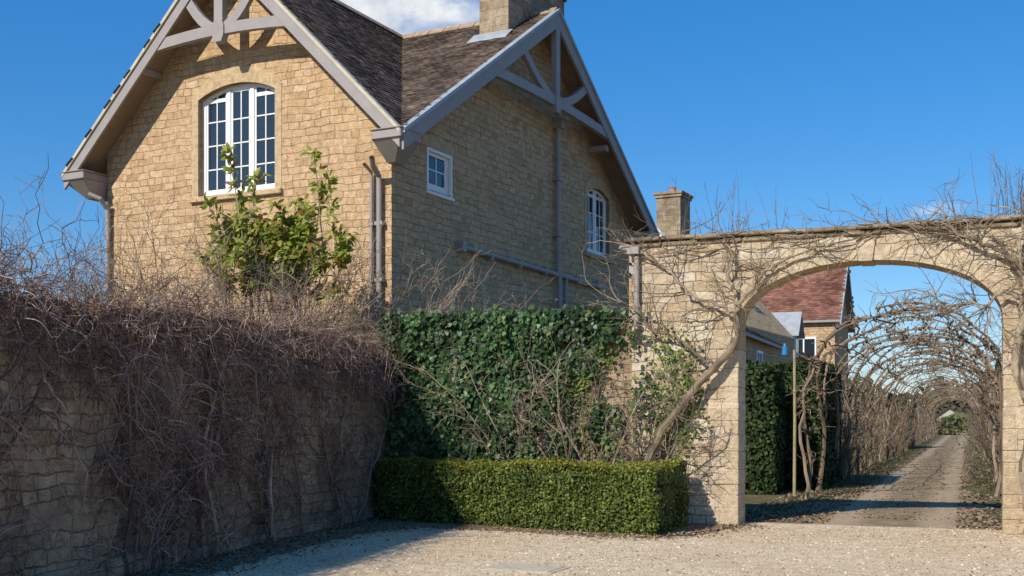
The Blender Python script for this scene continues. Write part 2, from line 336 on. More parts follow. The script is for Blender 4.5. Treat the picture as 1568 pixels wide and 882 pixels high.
def window(prefix,M,x0,x1,z0,zs,rise,lights,cols,rows,rec=.14,surround=True,sill=True):
    fr=.085
    outer=arch_poly(x0,x1,z0,zs,rise) if rise else [(x1,z0),(x0,z0),(x0,zs),(x1,zs)]
    inner=arch_poly(x0+fr,x1-fr,z0+fr,zs-.03,rise-.03) if rise else [(x1-fr,z0+fr),(x0+fr,z0+fr),(x0+fr,zs-fr),(x1-fr,zs-fr)]
    parts=[slab(outer,[inner],rec,rec+.08)]
    def top(x):
        if not rise: return zs-fr
        a=arc(x0,x1,zs,rise,40); return min(a,key=lambda p:abs(p[0]-x))[1]-fr+.02
    lw=(x1-x0-2*fr)/lights
    for i in range(lights):
        a=x0+fr+i*lw;bx=a+lw
        if i>0: parts.append(box(a-.05,a+.05,rec-.012,rec+.075,z0+fr-.01,top(a)))
        q=.05; s=.05 if i>0 else 0; e=.05 if i<lights-1 else 0
        a2=a+s;b2=bx-e
        parts+= [box(a2+.002,a2+q,rec+.012,rec+.06,z0+fr,top(a2+.02)),box(b2-q,b2-.002,rec+.012,rec+.06,z0+fr,top(b2-.02)),
                 box(a2+q,b2-q,rec+.014,rec+.058,z0+fr,z0+fr+.07)]
        if rise: parts.append(box(a2+q,b2-q,rec+.014,rec+.058,min(top(a2+.05),top(b2-.05))-.06,min(top(a2+.05),top(b2-.05))+.02))
        for c in range(1,cols):
            xx=a2+(b2-a2)*c/cols; parts.append(box(xx-.014,xx+.014,rec+.018,rec+.05,z0+fr+.07,top(xx)))
        for r in range(1,rows):
            zz=z0+fr+(zs-z0-fr)*r/rows*(1 if not rise else 1.02); parts.append(box(a2+q,b2-q,rec+.02,rec+.048,zz-.014,zz+.014))
    build(prefix+'_frame',parts,[M_white],M,house,bevel=.004)
    gl=[]
    for i in range(lights):
        for c in range(cols):
            for r in range(rows):
                a=x0+fr+i*lw+c*lw/cols; bx=a+lw/cols; zz0=z0+fr+(zs-z0-fr)*r/rows*(1 if not rise else 1.02); zz1=z0+fr+(zs-z0-fr)*(r+1)/rows*(1 if not rise else 1.02)
                if r==rows-1 and rise: zz1=max(min(top(a+.02),top(bx-.02)),zz0+.02)+.02
                y=rec+.035;t=[random.uniform(-.008,.008) for _ in range(4)]
                gl.append(([(a,y+t[0],zz0),(bx,y+t[1],zz0),(bx,y+t[2],zz1),(a,y+t[0]+t[2]-t[1],zz1)],[(0,1,2,3)],0,None))
    build(prefix+'_glass',gl,[M_glass],M,house)
    if surround and rise:
        ring=[(x0,z0),(x0-.17,z0)]+arc(x0-.17,x1+.17,zs+.10,rise+.24)+[(x1+.17,z0),(x1,z0)]+arc(x0,x1,zs,rise)[::-1]
        build(prefix+'_surround',[slab(ring,[],-.012,.12)],[M_ash],M,house)
    if sill: build(prefix+'_sill',[box(x0-.2,x1+.2,-.09,.16,z0-.12,z0-.003)],[M_ash],M,house,bevel=.015)
window('gable_window',None,*winA,3,2,4)
window('side_small_window',RB,*w1,0,1,2,2,rec=.06,surround=False,sill=False)
build('side_small_window_trim',[box(w1[0]-.04,w1[0]+.02,-.012,.05,w1[2]-.04,w1[3]+.04),box(w1[1]-.02,w1[1]+.04,-.012,.05,w1[2]-.04,w1[3]+.04),
   box(w1[0]+.02,w1[1]-.02,-.011,.05,w1[3]-.02,w1[3]+.04),box(w1[0]-.07,w1[1]+.07,-.05,.05,w1[2]-.10,w1[2]-.041)],[M_white],RB,house)
build('side_small_window_lintel',[box(w1[0]-.25,w1[1]+.25,-.012,.1,w1[3]+.045,w1[3]+.28)],[M_ash],RB,house)
window('side_window',RB,*w2,2,2,3,rec=.10)

A0=(-W/2,-O,ZR);VX=(-W/2,WB/2,ZR);CN=(O,-O,7.05);CB=(O,WB+O,7.05);AP=(O,WB/2,ZR);CL=(-W-O,-O,7.05);BL=(-W-O,WB+O,7.05)
build('roof_deck',[prism([A0,VX,CN],TH),prism([VX,AP,CN],TH),prism([CL,BL,VX,A0],TH),prism([VX,BL,CB,AP],TH)],[M_soffit],None,house)
def tiles(P0,e,s,U0,U1,S1,inside,w=.18,ex=.125,mi=0):
    P0=np.array(P0,float);e=np.array(e,float);e/=np.linalg.norm(e);s=np.array(s,float);s/=np.linalg.norm(s)
    n=np.cross(e,s); n=n if n[2]>0 else -n
    V=[];F=[]
    for i in range(int(S1/ex)+1):
        s0=i*ex; cols=np.arange(U0-w,U1+w,w)+(i%2)*w*.5+rng.uniform(-.02,.02)
        for u in cols:
            uc=u+w/2
            if not inside(uc,s0+ex/2): continue
            ww=w-.006; l=.03+rng.uniform(-.006,.012); j=rng.uniform(-.008,.008); tl=rng.uniform(-.006,.006)
            a=P0+e*u+s*(s0+j)+n*(l+tl); b_=P0+e*(u+ww)+s*(s0+j)+n*(l-tl); c=P0+e*(u+ww)+s*(s0+ex+.04)+n*.012; d=P0+e*u+s*(s0+ex+.04)+n*.012
            g=P0+e*u+s*(s0+j); h=P0+e*(u+ww)+s*(s0+j)
            k=len(V); V+=[a,b_,c,d,g,h,]; F+=[(k,k+1,k+2,k+3),(k+4,k+5,k+1,k)]
    rn=np.repeat(rng.random(len(F)//2),2)
    return (np.array(V),np.array(F),mi,rn)
sl=math.hypot(W/2+O,ZR-7.05); slB=math.hypot(WB/2+O,ZR-7.05); wA=W/2+O; wB=WB/2+O
tA=tiles((O,-O,7.05),(0,1,0),(-wA,0,ZR-7.05),0,wB,sl,lambda u,s_: 0<=u<=s_/sl*wB+.02 and s_<sl)
tB=tiles((O,-O,7.05),(-1,0,0),(0,wB,ZR-7.05),0,wA,slB,lambda u,s_: 0<=u<=s_/slB*wA+.02 and s_<slB)
tL=tiles((-W-O,-O,7.05),(0,1,0),(wA,0,ZR-7.05),0,WB+2*O,sl,lambda u,s_: 0<=u<=(WB+2*O)-s_/sl*wB and s_<sl,w=.3,ex=.2)
build('roof_tiles',[tA,tB,tL],[M_tile],None,house,uv='rand')
rid=[]
y=-O
while y<WB/2-.2:
    for sg in (-1,1): rid.append(prism([(-W/2+sg*.13,y,ZR-.03),(-W/2,y,ZR+.1),(-W/2,y+.42,ZR+.1),(-W/2+sg*.13,y+.42,ZR-.03)],.03))
    y+=.44
x=-W/2
while x<O-.3:
    for sg in(-1,1): rid.append(prism([(x,WB/2+sg*.16,ZR-.04),(x+.42,WB/2+sg*.16,ZR-.04),(x+.42,WB/2,ZR+.1),(x,WB/2,ZR+.1)],.03))
    x+=.44
build('ridge_tiles',rid,[M_ridge],None,house)
def barge(x0,xm,x1,ze,zr,y0,y1,depth):
    return [slab([(x0,ze),(xm,zr),(xm,zr-depth),(x0,ze-depth)],[],y0,y1),slab([(xm+.001,zr),(x1,ze),(x1,ze-depth),(xm+.001,zr-depth)],[],y0,y1)]
def truss(xm,zc,half_c,halfspan_fn,y0,y1,strutz,zr):
    P=[];n=8
    up=[];lo=[]
    for i in range(n+1):
        t=-1+2*i/n; x=xm+t*half_c; c=.10*(1-t*t)
        up.append((x,zc+.11+c)); lo.append((x,zc-.11+c))
    P.append(slab(up+lo[::-1],[],y0,y1))
    P.append(slab([(xm-.11,zc+.20),(xm+.11,zc+.20),(xm+.11,zr-.3),(xm-.11,zr-.3)],[],y0-.012,y1))
    P.append(slab([(xm-.15,zc-.02),(xm-.09,zc-.16),(xm+.09,zc-.16),(xm+.15,zc-.02),(xm+.15,zc+.16),(xm+.11,zc+.26),(xm-.11,zc+.26),(xm-.15,zc+.16)],[],y0-.03,y1+.01))
    for sg in(-1,1):
        hx=halfspan_fn(strutz)
        a=(xm+sg*.1,zc+.12); b_=(xm+sg*hx,strutz)
        pts_u=[];pts_l=[]
        for i in range(7):
            t=i/6; x=a[0]+(b_[0]-a[0])*t; z=a[1]+(b_[1]-a[1])*t - .12*math.sin(math.pi*t)
            dx,dz=b_[0]-a[0],b_[1]-a[1];l=math.hypot(dx,dz); nx,nz=-dz/l,dx/l
            pts_u.append((x+nx*.1*sg,z+nz*.1*sg)); pts_l.append((x-nx*.1*sg,z-nz*.1*sg))
        P.append(slab(pts_u+pts_l[::-1],[],y0+.01,y1-.004))
    return P
hsA=lambda z:(ZR-z)/sA-.22; hsB=lambda z:(ZR-z)/sB-.30
build('front_bargeboards',barge(-W-O-.02,-W/2,O,7.05,ZR,-O-.06,-O-.003,.34),[M_paint],None,house,bevel=.006)
build('front_verge_mould',barge(-W-O-.05,-W/2,O+.03,7.06,ZR+.05,-O-.10,-O+.05,.09),[plain_mat('cream_verge',(.50,.44,.32),.7,.2,4)],None,house)
build('front_truss',truss(-W/2,9.48,hsA(9.48)+.1,hsA,-O-.04,-O+.08,10.32,ZR),[M_paint],None,house,bevel=.008)
build('side_bargeboards',barge(-O,WB/2,WB+O+.02,7.05,ZR,-O-.06,-O-.003,.38),[M_paint],RB,house,bevel=.006)
build('side_verge_mould',barge(-O-.03,WB/2,WB+O+.05,7.06,ZR+.05,-O-.10,-O+.05,.08),[M_lead],RB,house)
build('side_truss',truss(WB/2,9.12,hsB(9.12)+.2,hsB,-O-.04,-O+.08,10.05,ZR),[M_paint],RB,house,bevel=.008)
ev=[]
for (xa,xb,ya,yb) in ((.0,O+.05,-O-.09,-.0),(-W-O-.05,-W-.0,-O-.09,.1)):
    ev.append(box(xa,xb,ya,yb,6.90,7.06)) 
    tx=(xa+.10,xb-.36) if xa>-1 else (xa+.36,xb-.10)
    v=[(xa,ya,6.90),(xb,ya,6.90),(xb,yb,6.90),(xa,yb,6.90),(tx[0],ya+.38,6.52),(tx[1],ya+.38,6.52),(tx[1],yb,6.52),(tx[0],yb,6.52)]
    ev.append((v,[(0,1,2,3),(4,5,6,7),(0,1,5,4),(1,2,6,5),(2,3,7,6),(3,0,4,7)],0,None))
    ev.append(box(xa-.03,xb+.03,ya-.03,yb,7.063,7.09))
ev.append(box(-.0,O+.06,WB+.0,WB+O+.1,6.75,7.06))
yy=WB/2+3.3; ev.append(box(.0,O-.05,yy-.08,yy+.08,8.74,8.9)); xx=-W/2+2.2; ev.append(box(xx-.07,xx+.07,-O+.05,.0,9.0,9.14))
xx=-W/2-2.2; ev.append(box(xx-.07,xx+.07,-O+.05,.0,9.0,9.14))
build('eave_boxes',ev,[M_paint],None,house,bevel=.02)
def pipe(pts,r,sides=12): return tubes(np.array([pts],float),r,r,sides)
rp=[pipe([(-.12,-.5,6.62),(-.2,-.35,6.5),(-.22,-.12,6.35),(-.22,-.10,6.2),(-.22,-.10,2)],.055),pipe([(-.40,-.35,6.55),(-.41,-.1,6.45),(-.41,-.09,6.2),(-.41,-.09,2)],.035),
    pipe([(-W-.1,-.45,6.6),(-W+.1,-.3,6.5),(-W+.12,-.12,6.3),(-W+.12,-.1,6.1),(-W+.12,-.10,1.5)],.055)]
for z in (3.2,4.3,5.4): rp+=[box(-.31,-.13,-.14,0,z,z+.07),box(-.47,-.35,-.13,0,z,z+.05)]
build('front_downpipes',rp,[M_pipe],None,house)
rp=[pipe([(7.39,-.12,9.0),(7.39,-.12,7),(7.39,-.12,5.4),(7.42,-.14,5.2),(7.42,-.14,1)],.065),box(7.27,7.51,-.26,-.001,8.9,9.15),
    pipe([(2.54,-.12,5.31),(6,-.12,5.27),(10.25,-.12,5.22)],.06),box(2.45,2.6,-.2,-.001,5.2,5.42),pipe([(7.9,-.10,5.2),(7.88,-.1,4.9),(7.85,-.10,3)],.05)]
for z in (6.2,7.6): rp.append(box(7.28,7.50,-.2,0,z,z+.07))
for x in (3.8,5.2,6.6,8.6,9.8): rp.append(box(x,x+.06,-.18,0,5.17,5.36))
build('side_downpipes',rp,[M_pipe],RB,house)
M_chim=stone_mat('chimney_stone',[(.24,.175,.12),(.42,.33,.22),(.30,.22,.145),(.46,.37,.26)],(.22,.165,.11),row=.2,wid=.42,bump=.7,stain=(.12,.09,.065),stain_amt=.7,lichen=.3,distort=.025,mamt=.6)
build('chimney_stack',[box(-.78,-.02,4.95,8.05,9.5,12.3)],[M_chim],None,house)
build('chimney_cap',[box(-.84,.04,4.89,8.11,12.3,12.4),box(-.93,.13,4.80,8.20,12.403,12.5),box(-.86,.06,4.87,8.13,12.503,12.6)],[M_coping],None,house,bevel=.02)
fz=lambda yy:ZR-(WB/2-yy)*sB
build('chimney_flashing',[prism([(-.92,4.6,fz(4.6)+.05),(.1,4.6,fz(4.6)+.05),(.1,4.94,fz(4.94)+.10),(-.92,4.94,fz(4.94)+.10)],.02)],[M_lead],None,house)

# ------------------------------------------------------------------ gate wall with arch
gate=empty('gate_wall',GM)
X0,X1=0.,3.75; zs=3.05; zc=3.98; Tk=.6
def ell(x0,x1,zs,zc,n=28):
    cx=(x0+x1)/2;w=(x1-x0)/2;return [(cx-w*math.cos(math.pi*i/n),zs+(zc-zs)*math.sin(math.pi*i/n)**.92) for i in range(n+1)]
ar=ell(X0,X1,zs,zc)
ztop=4.40
top=[(9.5,ztop+.04),(6,ztop+.01),(3,ztop+.02),(1,ztop-.02),(-1.68,ztop)]
build('arched_wall',[slab([(-1.68,0),(X0,0)]+ar+[(X1,0),(9.5,0)]+top,[],0,Tk)],[M_gate],None,gate)
vs=[];n=27
def ep(t,k=0.):
    cx=(X0+X1)/2;w=(X1-X0)/2+k; c=zc-zs+k
    return (cx-w*math.cos(math.pi*t),zs+c*math.sin(math.pi*t)**.92)
for i in range(n):
    a=i/n+.001;b_=(i+1)/n-.001;k=.22+random.uniform(-.02,.02)
    pr_=random.uniform(-.02,-.008)
    vs.append(slab([ep(a,-.008),ep((a+b_)/2,-.008),ep(b_,-.008),ep(b_,k),ep((a+b_)/2,k),ep(a,k)],[],pr_,Tk+.01))
q=ep(.5,.30)
vs.append(slab([(1.78,zc-.02),(1.97,zc-.02),(2.02,q[1]+.03),(1.73,q[1]+.03)],[],-.035,Tk+.02))
M_quoin=stone_mat('quoin_stone',[(.48,.36,.23),(.60,.49,.345),(.53,.41,.265)],(.45,.38,.26),row=.9,wid=1.3,bump=.9,stain=(.28,.215,.15),stain_amt=.5,lichen=.5,distort=.01,msize=.001)
build('arch_voussoirs',vs,[M_quoin],None,gate,bevel=.009)
qs=[]
for side in (0,1):
    z=0;i=0
    while z<zs-.03:
        h=min(random.uniform(.16,.36),zs-z); l=random.uniform(.34,.5) if i%2 else random.uniform(.18,.3)
        pj=random.uniform(.004,.014)
        if side==0: qs.append(box(X0-l,X0+pj,-pj,Tk+pj,z+.003,z+h-.005))
        else: qs.append(box(X1-pj,X1+l,-pj,Tk+pj,z+.003,z+h-.005))
        z+=h;i+=1
build('jamb_quoins',qs,[M_quoin],None,gate,bevel=.01)
cp=[];x=-1.78
while x<9.5:
    l=random.uniform(.45,.95);dz=random.uniform(-.012,.018)
    zt=ztop+.02; cp.append(box(x+.004,x+l-.004,-.08-random.random()*.03,Tk+.1,zt+dz,zt+.065+dz)); x+=l
x=-1.75
while x<9.5:
    l=random.uniform(.3,.6); cp.append(box(x+.01,x+l-.01,-.025-random.random()*.02,Tk+.04,ztop-.06,ztop+.015)); x+=l
build('coping_slabs',cp,[M_coping],None,gate,bevel=.015)
build('gate_wall_downpipe',[pipe([(-1.58,-.07,4.2),(-1.58,-.07,2.9)],.045),pipe([(-1.86,-.0,4.35),(-1.75,-.05,4.33),(-1.6,-.07,4.2)],.05),box(-1.72,-1.52,-.16,0,4.22,4.34)],[M_pipe],None,gate,bevel=.01)
gw=empty('garden_wall',GM)
build('wall_face',[slab([(-6.6,0),(-1.681,0),(-1.681,3.05),(-6.6,3.05)],[],.03,.55)],[M_wall],None,gw)
c2=[];x=-6.6
while x<-1.7:
    l=min(random.uniform(.4,.8),-1.69-x); c2.append(box(x+.005,x+l-.005,-.05,.62,3.05,3.12)); x+=l
build('coping',c2,[M_coping],None,gw,bevel=.015)
nw=empty('garden_wall',WM)
build('wall_face',[slab([(-15,-.0),(-.02,0),(-.02,2.9),(-6,2.85),(-10,2.72),(-15,2.6)],[],0,.5)],[M_wall],None,nw)
fs=[];x=-13
while x<-.6:
    l=random.uniform(.3,.8); fs.append(box(x,x+l-.02,-.04-random.random()*.05,.1,0,random.uniform(.12,.26))); x+=l
build('footing_stones',fs,[M_wall],None,nw,bevel=.03)

# ------------------------------------------------------------------ buildings beyond
def simple_house(name,M,x0,x1,y0,y1,ze,zr,roofmat,wallmat=None,over=.3):
    e=empty(name,M); xm=(x0+x1)/2
    build('walls',[slab([(x0,0),(x1,0),(x1,ze),(xm,zr-.15),(x0,ze)],[],y0,y0+.3),slab([(x0,0),(x1,0),(x1,ze),(xm,zr-.15),(x0,ze)],[],y1-.3,y1),box(x0,x0+.3,y0+.301,y1-.301,0,ze),box(x1-.3,x1,y0+.301,y1-.301,0,ze)],[wallmat or M_stoneA],None,e)
    s=(zr-ze)/(x1-xm); zo=ze-over*s
    build('roof_deck',[prism([(x0-over,y0-over,zo),(x0-over,y1+over,zo),(xm,y1+over,zr),(xm,y0-over,zr)],.12),prism([(xm,y0-over,zr),(xm,y1+over,zr),(x1+over,y1+over,zo),(x1+over,y0-over,zo)],.12)],[M_paint],None,e)
    L=math.hypot(x1+over-xm,zr-zo); f=lambda u,s_:0<=u<=y1-y0+2*over and s_<L
    build('roof_tiles',[tiles((x1+over,y0-over,zo),(0,1,0),(-(x1+over-xm),0,zr-zo),0,y1-y0+2*over,L,f,w=.25,ex=.16),
                        tiles((x0-over,y0-over,zo),(0,1,0),((x1+over-xm),0,zr-zo),0,y1-y0+2*over,L,f,w=.25,ex=.16)],[roofmat],None,e,uv='rand')
    build('bargeboards',[slab([(x0-over,zo),(xm,zr),(xm,zr-.25),(x0-over,zo-.25)],[],y0-over-.06,y0-over),slab([(xm,zr),(x1+over,zo),(x1+over,zo-.25),(xm,zr-.25)],[],y0-over-.06,y0-over)],[M_lead],None,e)
    return e
e=simple_house('stone_outbuilding',GM,-11.5,-4.2,20,42,4.9,7.2,M_tile)
wf=[];wp=[]
for y in (22.5,26.5,30.5,34.5,38.5):
    wf+= [box(-4.22,-4.12,y,y+.09,3.0,4.3),box(-4.22,-4.12,y+1.11,y+1.2,3.0,4.3),box(-4.22,-4.12,y+.09,y+1.11,3.0,3.1),box(-4.22,-4.12,y+.09,y+1.11,4.2,4.3),box(-4.20,-4.13,y+.57,y+.63,3.1,4.2),box(-4.19,-4.14,y+.09,y+.57,3.63,3.67),box(-4.19,-4.14,y+.63,y+1.11,3.63,3.67)]
    wp.append(box(-4.25,-4.17,y+.05,y+1.15,3.05,4.25))
build('windows',wf,[M_white],None,e); build('window_panes',wp,[M_glass],None,e)
DM=Matrix.Translation((-3.9,35.5,4.5))@Matrix.Rotation(R(90),4,'Z')
build('dormer',[slab([(-.8,0),(.8,0),(.8,1.1),(0,1.9),(-.8,1.1)],[],0,2.5)],[plain_mat('dormer_render',(.68,.62,.50),.9)],DM,e)
build('dormer_roof',[prism([(-1.05,-.25,.95),(0,-.25,2.02),(0,2.5,2.02),(-1.05,2.5,.95)],.08),prism([(0.002,-.25,2.02),(1.05,-.25,.95),(1.05,2.5,.95),(0.002,2.5,2.02)],.08)],[M_lead],DM,e)
build('dormer_window',[box(-.5,.5,-.03,.05,.15,1.05)],[M_white],DM,e)
build('dormer_panes',[box(-.43,-.03,-.045,-.02,.22,.98),box(.03,.43,-.045,-.02,.22,.98)],[M_glass],DM,e)
RM=GM@Matrix.Translation((-3.0,46,0))@Matrix.Rotation(R(90),4,'Z')
e=simple_house('red_roof_house',RM,-3.0,4.2,0,4.6,7.0,10.2,M_red)
build('chimney',[box(.1,.9,2.2,3.0,9.5,11.0),box(.05,.95,2.15,3.05,11.0,11.15)],[M_gate],None,e)
build('front_window',[box(-3.06,-3.0,.9,.98,4.4,5.9),box(-3.06,-3.0,2.1,2.18,4.4,5.9),box(-3.06,-3.0,.98,2.1,4.4,4.5),box(-3.06,-3.0,.98,2.1,5.8,5.9),box(-3.05,-3.0,1.5,1.57,4.5,5.8)],[M_white],None,e)
build('front_window_panes',[box(-3.03,-2.99,.95,2.13,4.45,5.85)],[M_glass],None,e)
CM=Matrix.Translation((5.35,44,0))@Matrix.Rotation(-R(27),4,'Z')
e=empty('distant_cottage',CM)
build('walls',[slab([(-3.5,0),(3.2,0),(3.2,5.2),(-.15,9.0),(-3.5,5.2)],[],0,9)],[M_stoneA],None,e)
build('gable_coping',[slab([(-3.7,5.2),(-.15,9.3),(3.4,5.2),(3.4,4.95),(-.15,9.0),(-3.7,4.95)],[],-.1,.3)],[plain_mat('pale_coping',(.66,.65,.62),.8,.2,4,.3)],None,e)
build('chimney',[box(.0,.95,.35,1.5,7.5,10.1),box(-.06,1.01,.29,1.56,10.1,10.2),box(-.1,1.05,.25,1.6,10.203,10.3)],[M_chim],None,e)
build('chimney_pot',[tubes(np.array([[(.45,.9,10.3),(.45,.9,10.55)]],float),.14,.12,12),tubes(np.array([[(.45,.9,10.55),(.45,.9,10.58)]],float),.16,.16,12)],[plain_mat('terracotta',(.4,.2,.12),.8)],None,e)

# ------------------------------------------------------------------ hedges
def hedge(name,corners,h,leaf,matside,mattop,M=None,dens=2200):
    C=[np.array(c,float) for c in corners]; ctr=sum(C)/len(C)
    parts=[];k=len(C)
    inset=[]
    for i in range(k):
        p=C[i];a=C[i-1]-p;b_=C[(i+1)%k]-p;a/=np.linalg.norm(a);b_/=np.linalg.norm(b_)
        inset.append(p+(a+b_)*.16)
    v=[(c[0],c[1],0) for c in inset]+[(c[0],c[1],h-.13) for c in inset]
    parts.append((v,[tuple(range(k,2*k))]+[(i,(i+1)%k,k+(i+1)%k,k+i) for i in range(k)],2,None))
    def bump(P):
        return .028*np.sin(P[:,0]*3.1+P[:,2]*2)+.024*np.sin(P[:,1]*4.3+P[:,0]*5.7)+.018*np.sin(P[:,2]*9+P[:,0]*11)
    for i in range(k):
        a,b_=C[i],C[(i+1)%k]; d=b_-a;L=np.linalg.norm(d); nn=np.array([d[1],-d[0],0])/L
        if np.dot(nn[:2],(a+b_)/2-ctr)<0: nn=-nn
        m_=int(L*h*dens); t=rng.random(m_); z=rng.random(m_)*h
        P=np.stack([a[0]+d[0]*t,a[1]+d[1]*t,z],1)
        off=bump(P)+rng.uniform(-.08,.02,m_)-.05*np.clip((z-h+.12)/.12,0,1)-.04*np.clip((.15-z)/.15,0,1)
        P=P+nn*off[:,None]+rng.normal(0,.012,(m_,3))
        parts.append(leaves(P,rng.normal(0,.6,(m_,3))+nn,rng.uniform(.7,1.3,m_)*leaf,'diamond',0))
    lo=np.min(C,axis=0);hi=np.max(C,axis=0); area=(hi-lo).prod(); m_=int(area*dens)
    P=np.stack([rng.uniform(lo[0],hi[0],m_),rng.uniform(lo[1],hi[1],m_),np.zeros(m_)],1)
    ins=np.ones(m_,bool)
    for i in range(k):
        a,b_=C[i],C[(i+1)%k]; s=(b_[0]-a[0])*(P[:,1]-a[1])-(b_[1]-a[1])*(P[:,0]-a[0])
        sc=(b_[0]-a[0])*(ctr[1]-a[1])-(b_[1]-a[1])*(ctr[0]-a[0]); ins&=(s*np.sign(sc)>0)
    P=P[ins]; m_=len(P); P[:,2]=h+bump(P)*.9+rng.uniform(-.06,.025,m_)+np.where(rng.random(m_)<.02,rng.uniform(0,.05,m_),0)
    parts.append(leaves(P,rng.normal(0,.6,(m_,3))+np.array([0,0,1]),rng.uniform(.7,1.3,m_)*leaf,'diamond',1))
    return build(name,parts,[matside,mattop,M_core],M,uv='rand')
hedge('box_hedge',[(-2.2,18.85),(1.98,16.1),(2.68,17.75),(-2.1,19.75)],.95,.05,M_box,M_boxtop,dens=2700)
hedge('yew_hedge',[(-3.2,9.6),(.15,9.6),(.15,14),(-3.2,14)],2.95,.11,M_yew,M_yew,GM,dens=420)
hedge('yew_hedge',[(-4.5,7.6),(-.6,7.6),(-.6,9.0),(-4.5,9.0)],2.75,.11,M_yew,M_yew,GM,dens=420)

# ------------------------------------------------------------------ ivy on the wall
n=34000
x=rng.uniform(-6.1,-1.2,n); z=rng.uniform(0,3.3,n)
dens=np.clip((-2.75-x+.35*np.sin(z*3+1)+.2*np.sin(z*8))/.6,0,1)+.28*np.clip(1-(x+2.7)/1.5,0,1)*(np.sin(x*7+z*2.2)+np.sin(z*5-x*3)>.2)
dens=np.where(z>2.85,np.maximum(dens,np.clip((-1.75-x)/.4,0,1)*.7),dens)
k=rng.random(n)<dens; x=x[k];z=z[k];n=len(x)
y=-.03-np.abs(rng.normal(0,.06,n))-.11*(np.sin(x*4+1)*np.sin(z*3.3)+1)*np.clip((-3.2-x)/.5,.1,1)-.05*(np.sin(x*11+z*3)*np.sin(z*9-x*2)+1)
z=z+np.where(z>3.1,np.abs(rng.normal(0,.07,n)),0)
Nn=np.stack([rng.normal(0,.5,n),-np.ones(n),rng.normal(.35,.5,n)],1)
ax=np.stack([rng.normal(0,.4,n),np.zeros(n),-np.ones(n)],1)
iv=[leaves(np.stack([x,y,z],1),Nn,rng.uniform(.05,.105,n),'ivy',0,ax,fold=-.15)]
nt_=1900; xt=rng.uniform(-6.0,-1.75,nt_)
iv.append(leaves(np.stack([xt,rng.uniform(-.18,.5,nt_),3.16+np.abs(rng.normal(0,.07,nt_))+.09*np.clip(np.sin(xt*5)+np.sin(xt*13),0,2)*rng.random(nt_)],1),rdir(nt_,1.),rng.uniform(.05,.09,nt_),'ivy',0))
n=1700;cx=rng.uniform(-2.7,-.6,16);cz=rng.uniform(1.,3.0,16);i=rng.integers(0,16,n)
iv.append(leaves(np.stack([cx[i]+rng.normal(0,.13,n),-.05-rng.random(n)*.08,cz[i]+rng.normal(0,.28,n)],1),np.stack([rng.normal(0,.5,n),-np.ones(n),rng.normal(.4,.4,n)],1),rng.uniform(.035,.07,n),'ivy',2))
st=walk(np.stack([rng.uniform(-5.6,-2.2,50),np.full(50,-.03),np.full(50,0.)],1),np.array([[0,0,1.]]),rng.uniform(2,3.2,50),12,.18,0,lambda p:np.stack([p[:,0],np.clip(p[:,1],-.06,-.02),p[:,2]],1))
iv.append(tubes(st,.016,.005,4,1))
build('ivy',iv,[M_ivy,M_twig,M_ivy2],GM,uv='rand')

# ------------------------------------------------------------------ bare climbers on the near garden wall
def off_wall(lim=-.02,far=-.38):
    return lambda p: np.stack([p[:,0],np.where((p[:,2]<2.85),np.clip(p[:,1],far,lim),p[:,1]),np.maximum(p[:,2],.03)],1)
parts=[]
n=20; xs=rng.uniform(-12.5,-1.2,n); S=np.stack([xs,np.full(n,-.08),np.zeros(n)],1)
stems=walk(S,np.stack([rng.normal(0,.35,n),np.zeros(n),np.ones(n)],1),rng.uniform(2.4,3.2,n),14,.18,0,off_wall(-.05,-.16))
parts.append(tubes(stems,rng.uniform(.014,.036,n),.009,6))
n=400; p,d=sample(stems,n,.05,1.); dd=np.stack([rng.choice([-1,1],n)*rng.uniform(.3,1,n),rng.normal(-.03,.06,n),rng.normal(.2,.6,n)],1)
sec=walk(p,dd,rng.uniform(.5,1.7,n),10,.22,-.2,off_wall(-.02,-.2)); parts.append(tubes(sec,.008,.0035,4))
n=5000; p,d=sample(sec,n,.05,1.); dd=rdir(n,.0); dd[:,1]*=.5
ter=walk(p,dd,rng.uniform(.12,.5,n),5,.28,-.8,off_wall()); parts.append(tubes(ter,.0043,.002,3))
def crown(n,zlo,zhi,Lm,LM,g,sp=.2):
    S=np.stack([rng.uniform(-13.5,.2,n),rng.normal(.08,sp,n),rng.uniform(zlo,zhi,n)],1)
    S[:,2]+=.12*np.sin(S[:,0]*1.7)+.09*np.sin(S[:,0]*4.1)
    D=np.stack([rng.normal(0,.9,n),rng.normal(-.1,.6,n),rng.normal(.1,.7,n)],1)
    return walk(S,D,rng.uniform(Lm,LM,n),7,.3,g,off_wall(-.02,-.45))
c1=crown(2000,2.2,2.9,.25,.7,-.8); parts.append(tubes(c1,.0052,.0028,3))
c2=crown(520,2.3,2.85,.5,1.2,-2.4); parts.append(tubes(c2,.0048,.0022,3))
c3=crown(460,2.7,2.9,.4,1.1,.5,.35); parts.append(tubes(c3,.0043,.002,3))
p,d=sample(np.concatenate([c1,c2,c3]),5600,.2,1.); q=walk(p,rdir(5600,.1),rng.uniform(.08,.26,5600),3,.25,-.2,off_wall(-.02,-.45)); parts.append(tubes(q,.0034,.0018,3))
n=3600;p,d=sample(np.concatenate([c1,c2]),n,.3,1.); parts.append(leaves(p,rdir(n),rng.uniform(.015,.038,n),'diamond',1))
n=2800;p,d=sample(ter,n,.3,1.); parts.append(leaves(p,rdir(n),rng.uniform(.02,.05,n),'diamond',1))
build('climbing_vine',parts,[M_vine,M_bud],WM,uv='rand')

